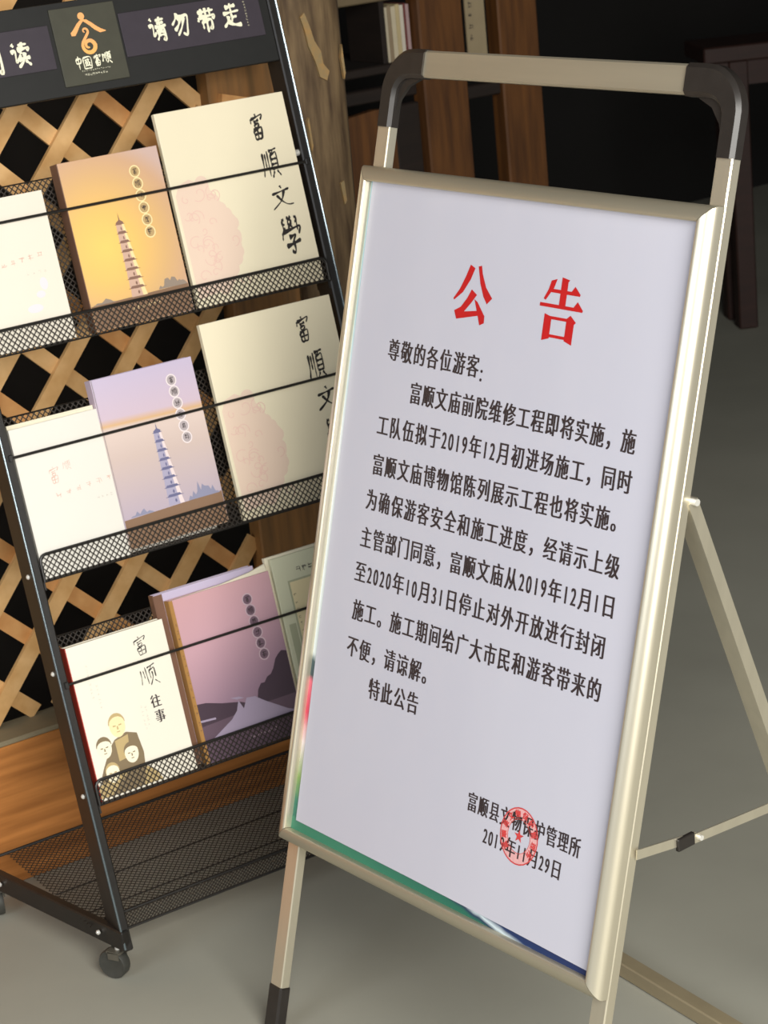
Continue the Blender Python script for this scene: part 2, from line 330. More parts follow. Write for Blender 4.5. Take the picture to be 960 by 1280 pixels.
fence = thing('lattice_fence', 'pale wooden diamond lattice fence with an orange base board behind the book rack', 'fence', P0, (0, 0, PHI))
G().box((-1.1, .405, 0), (.662, .432, .234), bev=.003).build('base_board', 'board', fence)
G().box((-1.1, .402, .2345), (.662, .475, .243), bev=.002).build('ledge', 'ledge', fence)
G().box((.535, .432, .243), (.662, .47, 2.0), bev=.003).build('stile', 'stile', fence)
G().poly([(.552, 1.165), (.66, 1.135), (.64, 1.105), (.545, 1.125)], .42, .4315).build('wood_offcut', 'pine2', fence)
def slat(ang, off, front, m):
    # centre line: points with (x*sin - z*cos) = off (for '/') or (x+z)/sqrt2 = off
    a = math.radians(ang); d = Vector((math.cos(a), math.sin(a))); nrm = Vector((math.sin(a), -math.cos(a)))
    base = nrm * off if ang < 90 else -nrm * -off
    lo, hi = -9, 9
    for ax, mn, mx in ((0, -1.05, .538), (1, .246, 1.75)):
        t0 = (mn - base[ax]) / d[ax]; t1 = (mx - base[ax]) / d[ax]
        if t0 > t1: t0, t1 = t1, t0
        lo = max(lo, t0); hi = min(hi, t1)
    if hi - lo < .03: return
    lo += .004; hi -= .004; y0 = .452 if front else .4605
    P = []
    for t in (lo, hi):
        p = base + d * t
        for s_ in (-.013, .013): P.append((p.x + nrm.x * s_, p.y + nrm.y * s_))
    G().poly([P[0], P[1], P[3], P[2]], y0, y0 + .008).build('slat', m, fence)
rr = random.Random(3)
for k in range(-18, 12): slat(50, -.077 + .0279 + .0915 * k, True, rr.choice(['pine', 'pine', 'pine3', 'pine']))
for k in range(-9, 18): slat(135, .247 + .0064 + .0935 * k, False, rr.choice(['pine2', 'pine2', 'pine']))
post = thing('timber_post', 'thick weathered brown timber post with peeling paint beside the book rack', 'post', RK @ Vector((.73, .47, 0)), (0, 0, PHI))
pg = G()
sec = []
for i in range(14):
    a = 2 * math.pi * i / 14; sec.append((math.copysign(abs(math.cos(a)) ** .6, math.cos(a)) * .062, math.copysign(abs(math.sin(a)) ** .6, math.sin(a)) * .055))
pg.tube([(.002 * math.sin(i * 1.7), 0, z) for i, z in enumerate([0, .3, .6, .9, 1.2, 1.5, 2.2, 3.2])], 1, sec=sec, up=(0, 1, 0)); pg.build('trunk', 'old_post', post, smooth=True)
for pts in ([(-.028, 1.262), (-.020, 1.268), (-.012, 1.245), (-.006, 1.222), (.004, 1.205), (.006, 1.185), (.016, 1.172), (.010, 1.158), (-.002, 1.165), (-.008, 1.190), (-.018, 1.215), (-.022, 1.24)], [(.016, .992), (.023, .995), (.025, .962), (.020, .956)], [(-.034, 1.10), (-.031, 1.105), (-.028, 1.06), (-.031, 1.05)], [(.040, 1.19), (.044, 1.21), (.046, 1.165), (.043, 1.155)]):
    G().poly(pts, -.0585, -.052).build('paint_flake', 'flake', post)

# shelf frame far behind, with upright books
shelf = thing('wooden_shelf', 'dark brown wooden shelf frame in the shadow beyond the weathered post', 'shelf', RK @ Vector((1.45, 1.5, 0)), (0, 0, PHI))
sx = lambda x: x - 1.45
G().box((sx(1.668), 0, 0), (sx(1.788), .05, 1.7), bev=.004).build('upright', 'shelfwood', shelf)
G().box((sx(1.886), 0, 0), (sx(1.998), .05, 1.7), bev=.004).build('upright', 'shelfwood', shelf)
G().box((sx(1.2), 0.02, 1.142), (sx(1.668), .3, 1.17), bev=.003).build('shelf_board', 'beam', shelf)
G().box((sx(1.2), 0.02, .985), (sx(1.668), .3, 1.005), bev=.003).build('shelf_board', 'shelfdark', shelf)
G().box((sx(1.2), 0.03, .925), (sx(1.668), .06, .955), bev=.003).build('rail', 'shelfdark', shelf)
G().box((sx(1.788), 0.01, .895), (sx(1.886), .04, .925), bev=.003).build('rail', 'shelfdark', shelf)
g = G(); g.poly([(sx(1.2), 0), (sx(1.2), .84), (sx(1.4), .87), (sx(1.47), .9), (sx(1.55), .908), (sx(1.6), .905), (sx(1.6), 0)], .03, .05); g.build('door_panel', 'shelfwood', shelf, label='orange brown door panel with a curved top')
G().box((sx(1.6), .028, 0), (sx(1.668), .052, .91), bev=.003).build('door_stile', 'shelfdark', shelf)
G().box((sx(1.580), .022, 1.0055), (sx(1.5932), .16, 1.1415), bev=.001).build('dark_side_screen', 'shelfdark', shelf)  # dark board added to hide the first book's bright side
cols = [(rgb(196, 184, 158), .012), (rgb(150, 132, 106), .010), (rgb(206, 194, 166), .012), (rgb(196, 178, 136), .011), (rgb(214, 206, 190), .010), (rgb(112, 54, 50), .006), (rgb(176, 150, 150), .009)]
xx = 1.594; names = ['pale cream', 'tan', 'ivory', 'straw yellow', 'whitish', 'thin dark red', 'pinkish grey']
for i, (c, wd) in enumerate(cols):
    M_['bk%d' % i] = mat('shelf_book_%s' % names[i].replace(' ', '_'), c, .7, 0, .05, 30)
    t = thing('shelf_book', names[i] + ' spine among the upright books on the dark shelf', 'book', RK @ Vector((xx, 1.53, 1.0052)), (0, 0, PHI), 'upright books on the dark shelf')
    G().box((0, 0, 0), (wd - .0006, .12, .121 + .003 * (i % 2)), bev=.001).build('cover', 'bk%d' % i, t)
    G().box((.0012, .004, .002), (wd - .0018, .117, .119)).build('page_block', 'page', t)
    xx += wd
strip = thing('hanging_strip', 'pale tan hanging strip with a column of small characters on the shelf upright', 'sign', RK @ Vector((1.79, 1.492, .99)), (0, 0, PHI))
G().box((0, 0, 0), (.053, .006, .26), bev=.001).build('board', 'paper_strip', strip)
g = G()
for k in range(8): scribble(g, .012, .045 + k * .024, .011, .015, -.0004, 16, 4)
g.build('lettering', 'black_ink', strip)
# red-brown table at the far right
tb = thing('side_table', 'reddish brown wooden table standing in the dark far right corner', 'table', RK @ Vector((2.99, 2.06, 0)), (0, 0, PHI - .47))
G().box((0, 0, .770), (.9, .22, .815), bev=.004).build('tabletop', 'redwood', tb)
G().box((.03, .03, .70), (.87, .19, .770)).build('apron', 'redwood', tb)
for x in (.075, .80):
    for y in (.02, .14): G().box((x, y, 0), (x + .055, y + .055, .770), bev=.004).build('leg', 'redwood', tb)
# strip on the floor behind the notice stand
fs = G(Matrix.Rotation(-.1, 4, 'Z')).box((-.62, -.012, .001), (.9, .012, .024), bev=.002).build('floor_strip', 'ledge'); fs.location = (.40, .397, 0)
tag(fs, 'low grey-brown strip lying on the concrete behind the notice stand', 'floor strip')

# ------------------------------------------------------------------ notice stand
S = .9786; TH = .2824
W, H, VB = .5905, .883, .2690
stand = thing('notice_stand', 'aluminium floor stand with a white notice and black corner elbows', 'sign stand', CAM * (1 - S), (-TH, 0, 0))
SX = Matrix.Scale(S, 4)                           # stand local frame: x across, y to the back, z up along the leaning legs
F0 = -.0355
def SG(): return G(SX)
# legs and handle bar
for x0 in (-.014, .586):
    SG().box((x0, .012, F0 + .004), (x0 + .025, .027, 1.226), bev=.0015).build('leg', 'alu', stand)
    SG().box((x0 - .002, .010, F0), (x0 + .027, .029, .040), bev=.003).build('foot_cap', 'blackplastic', stand, label='black rubber foot cap')
SG().box((.050, .012, 1.291), (.545, .027, 1.3255), bev=.0025).build('handle_bar', 'alu2', stand)
def elbow(sgn, xc, xe):
    def X(x): return xc + sgn * x
    g = SG(); hw = .0175
    # centre line from the leg up and round to the bar; rounded-rectangle section
    path = [(X(0), .0195, 1.2245), (X(0), .0195, 1.262)]
    R_ = .040
    for i in range(1, 9):
        a = math.pi / 2 * i / 9; path.append((X(R_ - R_ * math.cos(a)), .0195, 1.268 + R_ * math.sin(a)))
    path += [(X(.046), .0195, 1.3082), (X(xe), .0195, 1.3082)]
    secs = []
    m = len(path)
    P = []; pv = [Vector(p) for p in path]
    for i, p in enumerate(pv):
        t = ((pv[min(i + 1, m - 1)] - p).normalized() + (p - pv[max(i - 1, 0)]).normalized()).normalized()
        a = t.cross(Vector((0, 1, 0))).normalized(); k = min(1, max(0, (i - 1) / (m - 4))); h = .0138 + (.0188 - .0138) * k
        for qa, qb in ((1, .55), (.7, 1), (-.7, 1), (-1, .55), (-1, -.55), (-.7, -1), (.7, -1), (1, -.55)):
            P.append(tuple(p + a * qa * h + Vector((0, 1, 0)) * qb * .0105))
    F = [(i * 8 + j, i * 8 + (j + 1) % 8, (i + 1) * 8 + (j + 1) % 8, (i + 1) * 8 + j) for i in range(m - 1) for j in range(8)] + [tuple(range(8)), tuple((m - 1) * 8 + j for j in range(8))]
    g.add(P, F)
    # thin gusset inside the corner
    g.poly([(X(.010), 1.238), (X(.020), 1.262), (X(.034), 1.279), (X(.060), 1.2905), (X(.060), 1.296), (X(.010), 1.296)], .017, .022)
    g.build('elbow', 'blackplastic', stand, smooth=True, label='black plastic corner elbow')
elbow(1, -.0015, .0662); elbow(-1, .5985, .0735)
# board: backing, old poster, notice
SG().box((-.018, .0035, VB - .018), (W + .018, .0115, VB + H + .018), bev=.001).build('back_panel', 'backing', stand)
SG().sheet([(-.002, VB - .002), (W + .002, VB - .002), (W + .002, VB + H + .002), (-.002, VB + H + .002)], .0030).build('old_poster', 'old_left', stand, label='coloured edge of an older poster beneath the notice')
SG().sheet([(0, VB - .002), (W, VB - .002), (W, VB + .018), (.0, VB + .018)], .0026).build('old_poster_foot', 'old_bottom', stand, label='green and navy printed edge of the older poster')
n0 = .0105
SG().poly([(n0, VB + .014), (.25, VB + .0125), (.45, VB + .010), (W + .001, VB + .007), (W + .001, VB + H + .002), (.004, VB + H + .002), (.008, VB + .45)], .0012, .0022).build('notice_sheet', 'notice', stand, label='white notice sheet with a red heading')
YT = .0008
HEAD = {'公': [[(34, 98), (47, 93), (39, 73), (23, 49), (2, 33), (0, 36), (14, 54), (26, 78)], [(55, 97), (63, 99), (68, 85), (81, 63), (100, 46), (88, 35), (77, 47), (65, 68)],
  [(45, 56), (60, 48), (48, 33), (32, 16), (66, 21), (70, 13), (14, 1), (6, 15), (22, 23), (36, 40)], [(55, 40), (64, 36), (86, 14), (87, 2), (76, -3), (68, 14)]],
 '告': [[(21, 93), (34, 97), (29, 82), (13, 60), (8, 62), (17, 79)], [(20, 80), (70, 80), (77, 89), (91, 77), (90, 74), (20, 74)], [(45, 101), (63, 98), (60, 94), (60, 52), (45, 52)],
  [(1, 55), (79, 55), (87, 65), (101, 52), (100, 49), (1, 49)], [(15, 38), (32, 34), (32, -2), (15, -7)], [(28, 35), (70, 35), (70, 30), (28, 30)], [(67, 35), (75, 41), (89, 31), (85, 27), (85, -7), (67, -2)], [(30, 5), (70, 5), (70, 0), (30, 0)]]}
for ch, x, z, a, b in (('公', .2290, 1.0290, .0715, .0715), ('告', .3865, 1.0290, .0740, .0720)):
    g = SG()
    for k, pl in enumerate(HEAD[ch]): g.sheet([(x + (p - 50) / 100 * a, z + (q - 47) / 100 * b) for p, q in pl], YT - k * 4e-6)
    g.build('heading_character', 'red_ink', stand)
LN = [('尊敬的各位游客', (.0912, .9412), (.2460, .9424)), (':', (.2600, .9375), (.2601, .9375)), ('富顺文庙前院维修工程即将实施，施', (.1449, .8923), (.5272, .8949)),
      ('工队伍拟于2019年12月初进场施工，同时', (.0882, .8416), (.5300, .8487)), ('富顺文庙博物馆陈列展示工程也将实施。', (.0886, .7898), (.5290, .8020)),
      ('为确保游客安全和施工进度，经请示上级', (.0848, .7423), (.5304, .7491)), ('主管部门同意，富顺文庙从2019年12月1日', (.0832, .6917), (.5331, .7024)),
      ('至2020年10月31日停止对外开放进行封闭', (.0807, .6449), (.5259, .6530)), ('施工。施工期间给广大市民和游客带来的', (.0858, .5942), (.5294, .6020)),
      ('不便，请谅解。', (.0838, .5449), (.2395, .5456)), ('特此公告', (.1386, .5002), (.2167, .5030)), ]
for i, (t, a, b) in enumerate(LN):
    g = SG()
    if t == ':': put_glyph(g, ':', a[0] + .004, a[1], .0255, .031, YT, .02)
    else: put_line(g, t, a, b, .0232, .0300, YT, .036)
    g.build('text_line' if t != ':' else 'text_colon', 'black_ink', stand)
g = SG(); put_line(g, '富顺县文物保护管理所', (.3520, .4117), (.5351, .4124), .0184, .0262, YT, .036); g.build('text_line', 'black_ink', stand)
g = SG(); put_line(g, '2019年11月29日', (.3830, .3785), (.5100, .3764), .0190, .0255, YT, .034); g.build('text_line', 'black_ink', stand)
# seal
scx, scz, sr = .4405, .3955, .0335
g = SG(); g.ring(scx, scz, sr, sr * 1.06, .0016, YT - .0001); g.ring(scx, scz, sr * .60, sr * .64, .0006, YT - .0001)
st = []
for i in range(10):
    a = math.pi / 2 + i * math.pi / 5; r_ = .0085 if i % 2 == 0 else .0034; st.append((scx + r_ * math.cos(a), scz + r_ * math.sin(a)))
g.sheet(st, YT - .0001)
for i, ch in enumerate('富顺县文物保护管理所'):
    a = math.radians(218 - i * 28.4); put_glyph(g, ch, scx + sr * .79 * math.cos(a), scz + sr * .83 * math.sin(a), .0092, .0098, YT - .0001, .05, a - math.pi / 2, .02)
g.build('seal', 'seal_ink', stand, label='round red official seal with a star')
g = SG(); g.ring(scx, scz, sr - .0016, sr * 1.06 - .0016, .0125, YT + .00015); g.build('seal_tint', 'seal_light', stand, label='pale red tint of the seal')
# snap frame rails: profile (distance outward from the opening, height toward the front)
PR = [(0, -.0022), (0, .0072), (.0006, .0092), (.0020, .0102), (.0045, .0102), (.0090, .0090), (.0135, .0066), (.0170, .0036), (.0192, .0002), (.0200, -.0030), (.0200, -.0118), (.0, -.0118)]
def rail(p0, p1, outw, name='frame_rail', m='alu'):
    p0 = Vector(p0); p1 = Vector(p1); d = (p1 - p0).normalized(); o_ = Vector(outw); P = []
    for e, s_ in ((p0, -1), (p1, 1)):
        for w_, h in PR:
            q = e + o_ * w_ + d * s_ * (w_ - .0006); P.append((q.x, -h, q.y))
    k = len(PR); F = [(j, (j + 1) % k, k + (j + 1) % k, k + j) for j in range(k)] + [tuple(range(k)), tuple(range(k, 2 * k))]
    SG().add(P, F).build(name, m, stand, smooth=True)
rail((0, VB), (0, VB + H), (-1, 0)); rail((W, VB), (W, VB + H), (1, 0)); rail((0, VB + H), (W, VB + H), (0, 1), m='alu2'); rail((0, VB), (W, VB), (0, -1), m='alu2')
# rear frame (built in the stand's frame from upright coordinates)
UP = Matrix.Rotation(TH, 4, 'X')                  # upright -> stand local
def RG(): return G(SX @ UP)
for x0 in (-.012, .588):
    g = RG(); a = Vector((x0 + .0125, .262, .800)); b = Vector((x0 + .0125, .556, -.033)); g.tube([a, b], 1, sec=[(-.0125, -.008), (.0125, -.008), (.0125, .008), (-.0125, .008)], up=(0, 1, .3))
    g.build('rear_leg', 'alu', stand)
    g = RG(); hx = x0 + (.029 if x0 > .3 else -.004); s_ = 1 if x0 > .3 else -1
    g.cyl((hx - s_ * .01, .262, .800), (hx + s_ * .003, .262, .800), .0042, 12); g.build('pivot_bolt', 'bolt', stand, smooth=True)
    # folding brace
    xb = x0 + (.027 if x0 > .3 else -.002); pA = Vector((xb, .138, .404)); pM = Vector((xb, .222, .391)); pB = Vector((xb, .392, .378))
    g = RG(); g.tube([pA, pM + Vector((0, .012, -.001))], 1, sec=[(-.001, -.006), (.001, -.006), (.001, .006), (-.001, .006)], up=(0, 0, 1)); g.build('brace', 'alu', stand)
    g = RG(); g.tube([pM + Vector((.003, -.01, 0)), pB + Vector((.003, 0, 0))], 1, sec=[(-.001, -.006), (.001, -.006), (.001, .006), (-.001, .006)], up=(0, 0, 1)); g.build('brace', 'alu', stand)
    g = RG(); g.box((pM.x - .001, pM.y - .02, pM.z - .008), (pM.x + .005, pM.y + .008, pM.z + .008), bev=.001); g.build('brace_joint', 'blackplastic', stand)
    g = RG(); g.cyl((pM.x, pM.y + .016, pM.z - .002), (pM.x + .008, pM.y + .016, pM.z - .002), .0034, 10); g.build('rivet', 'bolt', stand, smooth=True)

# ------------------------------------------------------------------ display rack
rack = thing('book_rack', 'black wire mesh book rack on casters with a dark header and three tiers', 'display rack', P0, (0, 0, PHI))
SLM = Matrix.Translation((0, 0, VB0)) @ Matrix.Rotation(-LEAN, 4, 'X')      # slanted frame: x across, y behind the front plane, z up the slope
def LG(): return G(SLM)
TIERS = [(.212, .2475, .457, .392), (.5415, .5795, .775, .7215), (.861, .8965, 1.092, 1.042)]   # lip bottom, lip top, back top, rod
for side, x0 in ((0, 0), (1, .5785)):
    x1 = x0 + .0145
    LG().box((x0, .001, -.004), (x1, .044, 1.365), bev=.002).build('side_post', 'iron', rack)
    xe = x0 + .0015 if side == 0 else x1 - .0015
    LG().tube([(xe, .0005, .0), (xe, .0005, 1.362)], .0019, 8).build('highlight_bead', 'bead', rack, smooth=True, label='bright bead along the side post, added for its highlight')  # bright bead added so the post edge shows a highlight
    s_ = -1 if side == 0 else 1; xo = x0 if side == 0 else x1
    for v, y in ((.2295, .013), (.411, .013), (.553, .016), (.88, .016), (1.03, .016)):
        LG().lathe([(.0036, -.001), (.0036, .0015), (.0018, .0032)], (xo, y, v), (s_, 0, 0), 12).build('bolt', 'bolt', rack, smooth=True)
LG().lathe([(.005, -.002), (.005, .004), (.002, .007)], (.5785, .012, 1.058), (-1, 0, 0), 12).build('bolt', 'bolt', rack, smooth=True)
for (vb, vt, bt, rod) in TIERS:
    # front lip: mesh, top rod with turned-down ends
    g = LG(); wire_mesh(g, .018, .576, vb, vt, .0, px=.0088, pz=.0098, w=.0013); g.build('lip_mesh', 'mesh', rack, kind='stuff')
    g = LG(); r_ = .010
    path = [(.0165, .001, vb)] + [(.0165 + r_ - r_ * math.cos(a), .0, vt - r_ + r_ * math.sin(a)) for a in (0, .4, .8, 1.2, 1.57)] + [(.577 - r_ + r_ * math.sin(a), .0, vt - r_ + r_ * math.cos(a)) for a in (0, .4, .8, 1.2, 1.57)] + [(.577, .001, vb)]
    g.tube(path, .0023, 8); g.tube([(.0165, .0, vb), (.577, .0, vb)], .0012, 6); g.build('lip_rod', 'iron', rack, smooth=True)
    g = LG(); wire_mesh(g, .018, .576, 0, .038, 0, xf=Matrix.Translation((0, 0, vb)) @ Matrix.Rotation(-math.pi / 2, 4, 'X'))
    g.build('pocket_floor', 'mesh', rack, kind='stuff')
    g = LG(); wire_mesh(g, .018, .576, vb, bt, .0385, px=.0088, pz=.0098, w=.0015); g.build('back_mesh', 'mesh', rack, kind='stuff')
    g = LG(); g.tube([(.016, .0385, vb), (.016, .0385, bt), (.577, .0385, bt), (.577, .0385, vb)], .0019, 8); g.build('back_rod', 'iron', rack, smooth=True)
    g = LG(); g.tube([(.008, .0005, rod), (.586, .0005, rod)], .0021, 8); g.build('guard_rod', 'iron', rack, smooth=True)
    for x in (.010, .583): LG().box((x - .003, -.003, rod - .005), (x + .003, .006, rod + .005), bev=.001).build('rod_clip', 'iron', rack)
    LG().box((.0145, .004, vb - .012), (.0175, .040, vb + .018)).build('bracket', 'iron', rack)
    LG().box((.5755, .004, vb - .012), (.5785, .040, vb + .018)).build('bracket', 'iron', rack)
# header
LG().box((.0146, .004, 1.197), (.5784, .016, 1.328), bev=.001).build('header_board', 'header', rack)
LG().box((.028, .0016, 1.2368), (.2185, .0036, 1.2985), bev=.0005).build('header_panel', 'panel', rack)
LG().box((.3305, .0016, 1.2368), (.5635, .0036, 1.3000), bev=.0005).build('header_panel', 'panel', rack)
LG().box((.2245, .0002, 1.2090), (.3265, .0036, 1.3187), bev=.0005).build('badge', 'badge', rack, label='olive badge with a golden emblem')
yb = .0012
for ch, x, z in (('请', .3872, 1.2695), ('勿', .4268, 1.2712), ('带', .4700, 1.2720), ('走', .5120, 1.2730), ('读', .1672, 1.2640), ('阅', .1245, 1.2610)):
    g = LG(); brush(g, ch, x, z, .0300, .0345, yb, 17); g.build('header_character', 'cream_ink', rack)
g = LG()
for k in range(10): scribble(g, .5375, 1.2935 - k * .0043, .0036, .0032, yb, 22, 4)
g.build('header_small_text', 'dim_ink', rack)
# emblem: dot, roof brushes and swirl
yl = -.0002; ex = lambda a: .2245 + .102 * a; ez = lambda b: 1.3187 - .1097 * b; fe = lambda a, b: (ex(a), ez(b))
g = LG(); g.disc(ex(.462), ez(.135), .0053, .0053, yl)
def thick(g, pts, ws, y):
    P = []; n = len(pts)
    for i, p in enumerate(pts):
        a = Vector(pts[max(i - 1, 0)]); b = Vector(pts[min(i + 1, n - 1)]); d = (b - a).normalized(); w_ = ws[i] / 2
        for s_ in (1, -1): P.append((p[0] - d.y * w_ * s_, y - i * 2e-6, p[1] + d.x * w_ * s_))
    g.add(P, [(2 * i, 2 * i + 1, 2 * i + 3, 2 * i + 2) for i in range(n - 1)])
thick(g, [fe(.50, .180), fe(.44, .205), fe(.39, .245), fe(.34, .30), fe(.295, .345), fe(.255, .350)], [.0012, .0046, .0056, .0066, .0076, .0046], yl)
thick(g, [fe(.45, .180), fe(.52, .205), fe(.58, .250), fe(.64, .305), fe(.71, .350), fe(.79, .362)], [.0012, .0050, .0056, .0062, .0060, .0012], yl - 2e-5)
def arc(c, a0, a1, r0, r1, w0, w1, n):
    o_ = fe(*c); P = []; Wd = []
    for i in range(n):
        t = i / (n - 1); a = math.radians(a0 + (a1 - a0) * t); r_ = r0 + (r1 - r0) * t; P.append((o_[0] + r_ * math.cos(a), o_[1] + r_ * math.sin(a))); Wd.append(w0 + (w1 - w0) * t)
    return P, Wd
P1, W1 = arc((.467, .330), 260, -30, .0012, .0052, .0014, .0038, 14)
P2, W2 = arc((.4875, .520), 145, 360, .0100, .0094, .0044, .0064, 16)
P3, W3 = arc((.4875, .520), 375, 640, .0088, .0020, .0062, .0022, 18)
thick(g, P1 + P2 + P3, W1 + W2 + W3, yl - 5e-5)
g.build('emblem', 'gold_ink', rack, label='golden figure emblem')
g = LG()
for ch, a, b, w_ in (('中', .27, .715, .0125), ('國', .40, .735, .0150), ('富', .56, .722, .0150), ('顺', .71, .705, .0150)): brush(g, ch, ex(a), ez(b), w_, .0175, yl, 15)
for k in range(14): scribble(g, ex(.30 + .033 * k), ez(.83), .0027, .0020, yl, 20, 2)
for k in range(9): scribble(g, ex(.34 + .04 * k), ez(.885), .0036, .0036, yl, 14, 4)
g.build('badge_lettering', 'cream_ink', rack)
# base: splayed arms, tray, casters
for side in (0, 1):
    s_ = -1 if side == 0 else 1; xa = .006 if side == 0 else .587
    A = Matrix.Translation((xa, 0, 0)) @ Matrix.Rotation(-s_ * .19, 4, 'Z')
    G(A).box((-.007, .002, .052), (.007, .385, .083), bev=.002).build('base_arm', 'iron', rack)
    for yy in (.055, .300):
        G(A).lathe([(.0036, -.001), (.0036, .0015), (.0018, .0032)], (s_ * .010, yy, .069), (s_, 0, 0), 12).build('bolt', 'bolt', rack, smooth=True)
    for yy, ang in ((.026, .5), (.330, -.3)):
        c = A @ Vector((0, yy, 0)); K = Matrix.Translation(c) @ Matrix.Rotation(ang, 4, 'Z')
        g = G(K); g.lathe([(.011, -.007), (.0215, -.0085), (.0228, -.006), (.0228, .006), (.0215, .0085), (.011, .007)], (0, .010, .0232), (1, 0, 0), 28); wh = g.build('caster', 'caster', rack, smooth=True)
        g = G(K)
        for q in (-1, 1): g.box((q * .0105 - .001, -.006, .034), (q * .0105 + .001, .012, .046))
        g.box((-.0115, -.010, .044), (.0115, .014, .0475)); g.build('caster_fork', 'castermetal', wh)
        g = G(K); g.cyl((0, 0, .047), (0, 0, .0515), .005, 12); g.build('stem', 'bolt', wh, smooth=True)
# bottom tray: sloping mesh, rods and front skirt
def flat(z0, z1, y0, y1):      # matrix that lays the x,z mesh plane down between (y0,z0) and (y1,z1)
    a = math.atan2(z1 - z0, y1 - y0); return Matrix.Translation((0, y0, z0)) @ Matrix.Rotation(-(math.pi / 2 - a), 4, 'X')
g = G(); wire_mesh(g, -.020, .600, 0, .285, 0, xf=flat(.074, .084, .065, .350), px=.0095, pz=.0105, w=.0011); g.build('tray_mesh', 'mesh', rack, kind='stuff')
g = G(); wire_mesh(g, .010, .585, 0, .026, 0, px=.0062, pz=.0062, w=.0014, xf=Matrix.Translation((0, .060, .054))); g.build('tray_skirt', 'mesh', rack, kind='stuff')
for (xa, xb, yy, zz, r_, nm) in ((-.045, .630, .352, .085, .0026, 'tray_rod'), (-.015, .605, .185, .0775, .0014, 'tray_rod'), (0, .60, .105, .0745, .0012, 'tray_rod'), (.002, .592, .060, .0815, .0024, 'tray_rod'), (.004, .59, .060, .053, .0020, 'tray_rod')):
    G().tube([(xa, yy, zz), (xb, yy, zz)], r_, 8).build(nm, 'iron', rack, smooth=True)

# ------------------------------------------------------------------ printed matter in the pockets
def at_slope(x, yb_, v): return RK @ (SLM @ Vector((x, yb_, v)))
def book(name, label, x0, v0, w_, h_, th, yf, m_cover, spine=None, group=None, pages='page', cat='book', roll=0):
    """a closed book leaning in a pocket; local frame x across, y into the rack, z up the slope; front cover at y=0"""
    o = bpy.data.objects.new(name, None); COL.objects.link(o); o.empty_display_size = .03
    o.matrix_world = RK @ SLM @ Matrix.Translation((x0, yf, v0)) @ Matrix.Rotation(roll, 4, 'Y')
    o['label'] = label; o['category'] = cat
    if group: o['group'] = group
    t = .0007 if th < .008 else .0016
    G().box((0, 0, 0), (w_, t, h_), bev=t * .3).build('front_cover', m_cover, o)
    G().box((.002, t + .0001, .0015), (w_ - .0015, th - t - .0001, h_ - .0015)).build('page_block', pages, o)
    G().box((0, th - t, 0), (w_, th, h_), bev=t * .3).build('back_cover', m_cover, o)
    G().box((-.0009, .0002, 0), (.0011, th - .0002, h_), bev=.0003).build('spine', spine or m_cover, o)
    return o
def circles(o, x, z0, dz, r_, mring, mdisc, dx=.0005):
    g = G(); d = G(); t = G()
    for i in range(6):
        xx, zz = x + dx * i, z0 - dz * i
        g.ring(xx, zz, r_, r_ * 1.05, .0017, -.0004); d.disc(xx, zz, r_ - .0015, r_ - .0015, -.0002)
        if i < 2: brush(t, '富順'[i], xx, zz, r_ * 1.0, r_ * 1.1, -.0006, 10)
        else: scribble(t, xx, zz, r_ * 1.0, r_ * 1.1, -.0006, 12, 6)
    d.build('title_discs', mdisc, o); g.build('title_rings', mring, o); t.build('title_lettering', 'black_ink', o)
def tower(o, xt, zt, xb, zb, wt, wb, n, m_body, m_eave, m_lit, spire):
    b = G(); e = G(); l = G(); hh = (zt - zb) / n
    for i in range(n):
        f0, f1 = i / n, (i + 1) / n
        xc0 = xb + (xt - xb) * f0; xc1 = xb + (xt - xb) * f1; w0 = (wb + (wt - wb) * f0) / 2 * .88; w1 = (wb + (wt - wb) * f1) / 2 * .80; z0 = zb + hh * i; z1 = z0 + hh
        b.sheet([(xc0 - w0, z0), (xc0 + w0, z0), (xc1 + w1, z1), (xc1 - w1, z1)], -.0002)
        l.sheet([(xc0 + w0 * .45, z0), (xc0 + w0, z0), (xc1 + w1, z1), (xc1 + w1 * .45, z1)], -.0003)
        ww = w1 * 1.42; e.sheet([(xc1 - ww, z1 - .0012), (xc1 - w1, z1 - .0002), (xc1 - w1 * .8, z1 + .0022), (xc1 + w1 * .8, z1 + .0022), (xc1 + w1, z1 - .0002), (xc1 + ww, z1 - .0012), (xc1, z1 - .0020)], -.0004)
        e.disc(xc0, z0 + hh * .42, w0 * .13, hh * .2, -.0004, 8)
    e.sheet([(xt - wt * .45, zt + .001), (xt + wt * .45, zt + .001), (xt + .0012, zt + .005), (xt, zt + spire), (xt - .0006, zt + .005)], -.0005)
    b.build('pagoda_print', m_body, o); l.build('pagoda_lit_side', m_lit, o); e.build('pagoda_eaves', m_eave, o)
def blobs(g, x0, x1, z, amp, y, n=14, rnd=random):
    P = [(x0, z)]; top = []
    for i in range(n + 1): top.append((x0 + (x1 - x0) * i / n, z + amp * (.25 + .75 * rnd.random()) * math.sin(math.pi * (i + .4) / (n + .8))))
    g.sheet([(x0, z)] + top + [(x1, z)], y)

TH1, TH2, TH3 = TIERS[2][0] + .003, TIERS[1][0] + .003, TIERS[0][0] + .003
